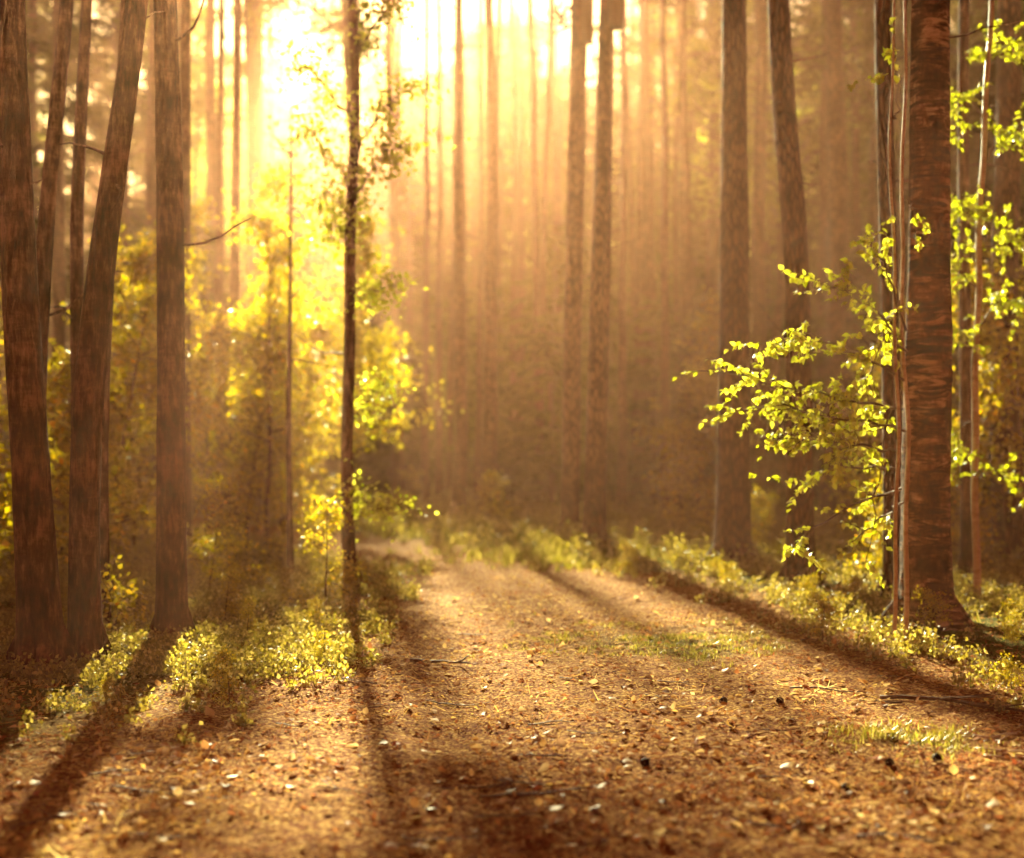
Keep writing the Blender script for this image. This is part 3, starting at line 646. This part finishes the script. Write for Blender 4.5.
# ------------------------------------------------------------------ ground cover
def ground_pts(n, x0, x1, y0, y1, power=1.6):
    t = rng.uniform(size=n); y = y0 * (y1 / y0) ** (t ** (1 / 1.0)) if y0 > 0 else rng.uniform(y0, y1, n)
    x = rng.uniform(x0, x1, n)
    return x, y
def cover(name, label, cat, x, y, hgt, leaves_per, lsize, mat, tone):
    """small-leaved shrubs: stems fan out of each root point"""
    mb = MB(); z = ground_h(x, y); n = len(x)
    k = 5
    a = rng.uniform(0, 6.28, (n, k)); ln = rng.uniform(.1, .42, (n, k)) * hgt[:, None]
    H = rng.uniform(.55, 1.1, (n, k)) * hgt[:, None]
    tip = np.stack([x[:, None] + np.cos(a) * ln, y[:, None] + np.sin(a) * ln, z[:, None] + H], -1)
    root = np.stack([x, y, z - .01], -1)[:, None] * np.ones((1, k, 1))
    r = root.reshape(-1, 3); tp = tip.reshape(-1, 3); m_ = len(r)
    w = np.array([.0022, 0, 0])
    V = np.stack([r - w, r + w, tp + w * .4, tp - w * .4], 1).reshape(-1, 3)
    mb.add(V, None, np.arange(m_ * 4).reshape(-1, 4), tone=.1)
    t = rng.uniform(.25, 1.02, (m_, leaves_per, 1))
    pos = (r[:, None] * (1 - t) + tp[:, None] * t + rng.normal(size=(m_, leaves_per, 3)) * lsize * .9).reshape(-1, 3)
    q = len(pos)
    scatter(mb, pos, rand_rot(q), lsize * rng.uniform(.6, 1.3, q), LEAF4, np.clip(rng.beta(2, 2, q) * (tone[1] - tone[0]) + tone[0], 0, 1))
    o = link(name, mb.mesh(name, [M[mat]])); tag(o, label, cat, kind='stuff'); return o
def masked(n, x0, x1, y0, y1, cond):
    x = rng.uniform(x0, x1, n); y = y0 + (y1 - y0) * rng.uniform(size=n) ** 1.25
    k = cond(x, y); return x[k], y[k]
# left bilberry carpet
x, y = masked(8200, -5.5, .3, 6.6, 17, lambda x, y: (path_d(x, y) + 2.2 * (fbm(x * 1.1, y * 1.1, 3) - .42) > rng.uniform(-.4, .9, len(x))) & (fbm(x * 1.4 + 40, y * 1.4, 3) > rng.uniform(.22, .42, len(x))) & (x < -0.9) & ((y > 8.4) | (rng.uniform(size=len(x)) < .25 * sstep(6.6, 8.4, y))) & (x > -.42 * y - 1))
cover('bilberry_carpet', 'small leaved bilberry carpet glinting under the left trunks', 'undergrowth', x, y, rng.uniform(.04, .13, len(x)), 7, .031, 'bilberry', (.1, 1))
x, y = masked(4200, .6, 6.5, 7.6, 17, lambda x, y: (path_d(x, y) + 2.2 * (fbm(x * 1.1 + 9, y * 1.1, 3) - .42) > rng.uniform(-.3, 1.3, len(x))) & (fbm(x * 1.4 + 10, y * 1.4, 3) > rng.uniform(.26, .46, len(x))) & (x < .45 * y) & ((x < 3.1) | (y > 12) | (rng.uniform(size=len(x)) < .12)))
cover('bilberry_carpet', 'small leaved bilberry carpet glinting around the old birch at right', 'undergrowth', x, y, rng.uniform(.05, .15, len(x)), 7, .034, 'bilberry', (.1, 1))
x, y = masked(5200, -14, 16, 16, 48, lambda x, y: (path_d(x, y) > .3) & (np.abs(x) < .4 * y + 1))
cover('undergrowth', 'knee high hazy undergrowth between the distant trunks', 'undergrowth', x, y, rng.uniform(.12, .34, len(x)), 9, .055, 'bilberry', (0, .8))
# grass
def grass(name, label, x, y, h, per=9, w=.004):
    mb = MB(); z = ground_h(x, y); n = len(x) * per
    X_ = np.repeat(x, per) + rng.normal(size=n) * .03; Y_ = np.repeat(y, per) + rng.normal(size=n) * .03; Z_ = np.repeat(z, per) - .01
    H_ = np.repeat(h, per) * rng.uniform(.5, 1.15, n); a = rng.uniform(0, 6.28, n); b = rng.uniform(.2, 1.1, n) * H_
    s = np.stack([np.cos(a + 1.57), np.sin(a + 1.57), 0 * a], -1) * w * rng.uniform(.6, 1.4, (n, 1))
    p0 = np.stack([X_, Y_, Z_], -1); p1 = p0 + np.stack([np.cos(a) * b * .35, np.sin(a) * b * .35, H_ * .6], -1); p2 = p0 + np.stack([np.cos(a) * b, np.sin(a) * b, H_], -1)
    V = np.stack([p0 - s, p0 + s, p1 + s * .8, p1 - s * .8, p2], 1).reshape(-1, 3)
    o = (np.arange(n) * 5)[:, None]
    mb.add(V, o + np.array([[3, 2, 4]]), o + np.array([[0, 1, 2, 3]]), tone=np.repeat(rng.uniform(0, 1, n), 5))
    ob = link(name, mb.mesh(name, [M['grass']])); tag(ob, label, 'grass', kind='stuff'); return ob
x, y = masked(3600, -6, 6, 11, 24, lambda x, y: (path_d(x, y) > .1) & (fbm(x * .8 + 70, y * .8, 3) > .50) & (np.abs(x) < .4 * y + .5))
grass('grass', 'sparse sunlit grass along both path edges', x, y, rng.uniform(.06, .18, len(x)))
x = 1.15 + rng.normal(size=900) * .6; y = 10.8 + rng.normal(size=900) * .5; k = fbm(x * 3, y * 3, 3) > .44; x, y = x[k], y[k]
grass('grass', 'bright yellow green grass patch in the middle of the path', x, y, rng.uniform(.015, .05, len(x)), 10, .003)
x = 2.0 + rng.normal(size=420) * .2; y = 7.05 + rng.normal(size=420) * .2; k = fbm(x * 8, y * 8, 3) > .42; x, y = x[k], y[k]
grass('grass', 'mossy green tuft by the pale twigs at lower right', x, y, rng.uniform(.02, .07, len(x)), 7, .002)
x = pxx(585, 18.2) + rng.normal(size=380) * .75; y = 18.2 + rng.normal(size=380) * .9
grass('grass', 'long bright grass before the pair of pines', x, y, rng.uniform(.08, .2, 380), 12, .006)
x = pxx(430, 17) + rng.normal(size=260) * .5; y = 17.2 + rng.normal(size=260) * .7; k = path_d(x, y) > 0.1; x, y = x[k], y[k]
grass('grass', 'sunlit grass verge inside the path bend', x, y, rng.uniform(.1, .25, len(x)), 12, .006)
x, y = masked(5200, -14, 16, 20, 60, lambda x, y: (path_d(x, y) > .2) & (np.abs(x) < .42 * y))
grass('grass', 'tall hazy grass under the background trees', x, y, rng.uniform(.1, .28, len(x)), 7, .012)

# ------------------------------------------------------------------ litter
mb = MB()
n = 170000
x = rng.uniform(-1, 1, n); y = 4.3 * (19 / 4.3) ** rng.uniform(size=n); x = x * (y * .42 + .4)
k = .65 * fbm(x * 1.3 + 5, y * 1.3, 3) + .6 * fbm(x * 7, y * 7, 2) + .35 * rng.uniform(size=n) > .66; x, y = x[k], y[k]; n = len(x)
rut = np.exp(-((np.abs(x - np.interp(y, PY, PC) + .1) - .78) / .24) ** 2); k = rng.uniform(size=n) > .72 * rut * sstep(.35, .6, vnoise(x * 1.1 + 8, y * .6)); x, y = x[k], y[k]; n = len(x)
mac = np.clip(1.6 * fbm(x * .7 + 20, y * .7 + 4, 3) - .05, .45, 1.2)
z = ground_h(x, y) + .004
d = np.stack([rng.normal(size=n), rng.normal(size=n), rng.normal(size=n) * .3], -1)
nrm = np.stack([rng.normal(size=n) * .8, rng.normal(size=n) * .8, np.ones(n)], -1)
chip = (np.array([[0, 0, 0], [.3, .3, .12], [.1, 1, 0], [-.28, .6, .1]]), np.array([[0, 1, 2], [0, 2, 3]]), None)
ndl = (np.array([[-.03, 0, 0], [.03, 0, 0], [.02, 1, .03], [-.02, 1, .03]]), None, np.array([[0, 1, 2, 3]]))
h_ = n // 2
B = basis(d, nrm); P_ = np.stack([x, y, z], -1)
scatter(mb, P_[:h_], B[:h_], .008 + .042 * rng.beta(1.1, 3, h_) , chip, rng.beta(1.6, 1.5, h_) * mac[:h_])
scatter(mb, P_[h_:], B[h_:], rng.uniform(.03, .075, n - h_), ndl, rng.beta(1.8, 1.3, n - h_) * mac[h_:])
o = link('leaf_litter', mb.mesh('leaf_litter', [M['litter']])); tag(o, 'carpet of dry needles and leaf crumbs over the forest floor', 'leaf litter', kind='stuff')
# smaller leaves nobody could count
mb = MB()
n = 8000
x = rng.uniform(-1, 1, n); y = 5.2 * (20 / 5.2) ** rng.uniform(size=n) ** .9; x = x * (y * .4)
k = fbm(x * .9 + 31, y * .9, 3) + .3 * rng.uniform(size=n) > .56; x, y = x[k], y[k]; n = len(x)
d = np.stack([rng.normal(size=n), rng.normal(size=n), rng.normal(size=n) * .35], -1)
nrm = np.stack([rng.normal(size=n) * .3, rng.normal(size=n) * .3, np.ones(n)], -1)
scatter(mb, np.stack([x, y, ground_h(x, y) + .012], -1), basis(d, nrm), rng.uniform(.028, .062, n), LEAFM, rng.beta(2, 1.6, n))
M['small_leaves'] = litter_mat('small fallen leaves', [(0, (.10, .04, .02)), (.3, (.40, .15, .05)), (.6, (.60, .36, .12)), (1, (.78, .58, .26))], .75, .05, .4)
o = link('fallen_leaves', mb.mesh('fallen_leaves', [M['small_leaves']])); tag(o, 'countless small fallen leaves strewn over path and verge', 'leaves', kind='stuff')
# the leaves that show largest, one object each
names = list(LEAFC); FL = {}
for c_ in names:
    for v in range(4):
        mm = MB(); V, T, Q = leaf_full(rng.uniform(-.5, .6), rng.uniform(-.05, .3))
        V = V * [rng.uniform(.8, 1.15), 1, 1]; V[:, 2] += .05 * np.sin(V[:, 0] * 9 + v); V[:, 1] -= .5
        mm.add(V, T, Q, tone=rng.uniform(.3, 1))
        mm.add(*[np.array([[-.012, -.5, .0], [.012, -.5, 0], [.008, -.85, .06], [-.008, -.85, .06]]), None, np.array([[0, 1, 2, 3]])], tone=.2)
        FL[c_, v] = mm.mesh('fallen_leaf', [M['fl_' + c_]], True)
for i in range(270):
    y = 5.2 * (9.6 / 5.2) ** rng.uniform(); x = rng.uniform(-.37, .37) * y
    if path_d(x, y) > .5: continue
    c_ = rng.choice(names, p=[.36, .2, .22, .08, .14]); z0 = gz(x, y)
    s_ = rng.uniform(.035, .07)
    o = link('fallen_leaf', FL[c_, int(rng.integers(4))], None, (x, y, z0 + .014), (rng.normal() * .3, rng.normal() * .3, rng.uniform(0, 6.28)), (s_, s_, s_))
    tag(o, c_ + ' fallen leaf lying on the littered forest path', 'leaf', c_ + ' fallen leaves on the path')
# twigs
def twig(x, y, L_, a, r, mat, label, group=None, rise=0., forks=2, name='twig'):
    mb = MB(); p = wander([0, 0, r], [math.cos(a), math.sin(a), rise], L_, 9, 0, .10)
    if not rise: p[:, 2] = ground_h(p[:, 0] + x, p[:, 1] + y) - gz(x, y) + r + .006
    V, T, Q = tube(p, np.linspace(r, r * .45, 10), 7, .15); mb.add(V, T, Q)
    for f in range(forks):
        i = rng.integers(2, 8); b = a + rng.choice([-1, 1]) * rng.uniform(.4, .9)
        q = wander(p[i], [math.cos(b), math.sin(b), rng.uniform(0, .3)], L_ * rng.uniform(.2, .4), 5, .02, .12)
        V, T, Q = tube(q, np.linspace(r * .6, r * .3, 6), 5); mb.add(V, T, Q)
    o = link(name, mb.mesh(name, [M[mat]], True), None, (x, y, gz(x, y))); tag(o, label, 'twig', group); return o
for i in range(44):
    y = 5.2 * (11 / 5.2) ** rng.uniform(); x = rng.uniform(-.33, .37) * y
    twig(x, y, rng.uniform(.1, .38), rng.uniform(-.5, .5) + rng.choice([0, 3.14]), rng.uniform(.0025, .005), 'twig', 'thin dark dry twig lying on the littered path', 'dry twigs on the path')
def GP(px, py): d = CAM_H * F_PX / (py - HZ); return pxx(px, d), d
for i, (px, py, L_, a) in enumerate([(962, 742, .42, .2), (975, 752, .45, -.5), (990, 742, .38, 2.3), (984, 760, .5, .05), (1000, 748, .35, 1.2)]):
    x, y = GP(px, py); twig(x, y, L_, a, .005, 'bark_pale', 'pale bleached twig in the heap beside the green tuft', 'pale twigs heaped at lower right', 0, 1)
x, y = GP(541, 738); twig(x, y, .16, 1.9, .004, 'bark_pale', 'short pale twig propped up in the path middle', None, .9, 0)
x, y = GP(480, 800); twig(x, y, .5, .15, .006, 'twig', 'long forked dark stick lying across the near path')
x, y = GP(410, 664); twig(x, y, .42, .08, .012, 'twig', 'dark fallen branch lying in shade at the left path edge', None, 0, 1, 'fallen_branch')
x, y = GP(790, 690); twig(x, y, .45, .1, .006, 'twig', 'long dark twig lying in the sunlit litter at right')
x, y = GP(880, 700); twig(x, y, 1.0, -.12, .012, 'twig', 'long dark fallen branch in the shade below the old birch', None, 0, 3, 'fallen_branch')
# pine cones
mb = MB()
for i in range(60):
    t = i / 59; a = i * 2.4; R = .021 * math.sin(math.pi * (.12 + .8 * t)) ** .7
    c = np.array([[math.cos(a) * R * .5, math.sin(a) * R * .5, t * .05]])
    dd = np.array([[math.cos(a), math.sin(a), .5 - .2 * t]])
    scatter(mb, c, basis(dd, np.array([[0, 0, 1.]])), [.014 + .006 * math.sin(math.pi * t)], (np.array([[-.35, 0, 0], [.35, 0, 0], [.5, .8, .1], [0, 1, .3], [-.5, .8, .1], [0, .5, -.25]]), np.array([[0, 1, 5], [1, 2, 5], [2, 3, 5], [3, 4, 5], [4, 0, 5]]), np.array([[0, 1, 2, 4]])), .5)
V, T, Q = tube(np.array([[0, 0, 0], [0, 0, .025], [0, 0, .052]]), [.006, .011, .003], 8); mb.add(V, T, Q)
cone = mb.mesh('pine_cone', [M['bark_pine']], False)
for px, py, lab in ((890, 770, 'dark pine cone left of the green tuft at lower right'), (933, 764, 'dark pine cone right under the green tuft'), (782, 706, 'pine cone alone on the sunlit litter'),
                    (720, 700, 'pine cone left on the sunlit litter near the path middle'), (842, 788, 'pine cone on shaded litter near the lower right'), (640, 765, 'pine cone on the litter in the path middle')):
    x, y = GP(px, py); o = link('pine_cone', cone, None, (x, y, gz(x, y) + .018), (1.45, .2, rng.uniform(0, 6.28)), (.8, .8, .8)); tag(o, lab, 'pine cone')

# ------------------------------------------------------------------ haze
mb = MB()
x0, x1, y0, y1, z0, z1 = -75, 75, -25, 150, -3, 16
V = np.array([[x0, y0, z0], [x1, y0, z0], [x1, y1, z0], [x0, y1, z0], [x0, y0, z1], [x1, y0, z1], [x1, y1, z1], [x0, y1, z1]])
mb.add(V, None, [[0, 3, 2, 1], [4, 5, 6, 7], [0, 1, 5, 4], [1, 2, 6, 5], [2, 3, 7, 6], [3, 0, 4, 7]])
m, nt, out = new_mat('golden haze'); L = nt.links.new
HZD = .0023
a1 = N(nt, 'ShaderNodeVolumeScatter', i_Density=HZD * .46, i_Anisotropy=.80); a1.inputs['Color'].default_value = (1, .84, .50, 1)
a2 = N(nt, 'ShaderNodeVolumeScatter', i_Density=HZD * .52, i_Anisotropy=.45); a2.inputs['Color'].default_value = (1, .22, .09, 1)
ad = N(nt, 'ShaderNodeAddShader'); L(a1.outputs[0], ad.inputs[0]); L(a2.outputs[0], ad.inputs[1]); L(ad.outputs[0], out.inputs['Volume'])
o = link('haze', mb.mesh('haze', [m])); tag(o, 'warm golden haze filling the whole forest', 'haze', kind='stuff')

# ------------------------------------------------------------------ light
w = bpy.data.worlds.new('World'); scene.world = w; w.use_nodes = True
nt = w.node_tree; nt.nodes.clear(); L = nt.links.new
out = nt.nodes.new('ShaderNodeOutputWorld'); bgn = N(nt, 'ShaderNodeBackground', i_Strength=.26)
sky = N(nt, 'ShaderNodeTexSky', sky_type='NISHITA', sun_disc=False, sun_elevation=SUN_EL, sun_rotation=-SUN_AZ, air_density=1.6, dust_density=1.6)
tint = N(nt, 'ShaderNodeMix', data_type='RGBA', blend_type='MULTIPLY'); tint.inputs[0].default_value = 1; # warm sunset sky: pale lemon around the sun, deeper amber away from it
tcw = N(nt, 'ShaderNodeTexCoord'); dt = N(nt, 'ShaderNodeVectorMath', operation='DOT_PRODUCT'); dt.inputs[1].default_value = tuple(SUN_DIR)
L(tcw.outputs['Generated'], dt.inputs[0])
tr = ramp(nt, [(.2, (.86, .13, .06)), (.6, (.90, .18, .075)), (.88, (.75, .42, .20)), (.97, (.50, .44, .32))], dt.outputs['Value']); L(tr, tint.inputs[7])
L(sky.outputs[0], tint.inputs[6]); L(tint.outputs[2], bgn.inputs[0]); L(bgn.outputs[0], out.inputs[0])
sl = bpy.data.lights.new('sun', 'SUN'); sl.energy = 42.0; sl.angle = math.radians(1.5); sl.color = (1, .88, .50)
so = bpy.data.objects.new('sun', sl); COL.objects.link(so)
so.rotation_euler = Vector(SUN_DIR).to_track_quat('Z', 'Y').to_euler()

# ------------------------------------------------------------------ camera
cd = bpy.data.cameras.new('camera'); cam = bpy.data.objects.new('camera', cd); COL.objects.link(cam)
cam.location = (0, 0, CAM_H); cam.rotation_euler = (math.radians(90), 0, 0)
cd.sensor_fit = 'HORIZONTAL'; cd.sensor_width = 36; cd.lens = F_PX * 36 / 1024; cd.shift_y = (HZ - 429) / 1024
cd.clip_end = 2000; cd.clip_start = .05
cd.dof.use_dof = True; cd.dof.focus_distance = 8.6; cd.dof.aperture_fstop = 1.0
scene.camera = cam
scene.view_settings.view_transform = 'Standard'; scene.view_settings.look = 'None'; scene.view_settings.exposure = 0
scene.render.engine = 'CYCLES'
cy = scene.cycles
cy.use_denoising = True; cy.max_bounces = 5; cy.diffuse_bounces = 3; cy.glossy_bounces = 2; cy.transmission_bounces = 3; cy.volume_bounces = 0; cy.transparent_max_bounces = 4
cy.sample_clamp_indirect = 4; cy.caustics_reflective = False; cy.caustics_refractive = False
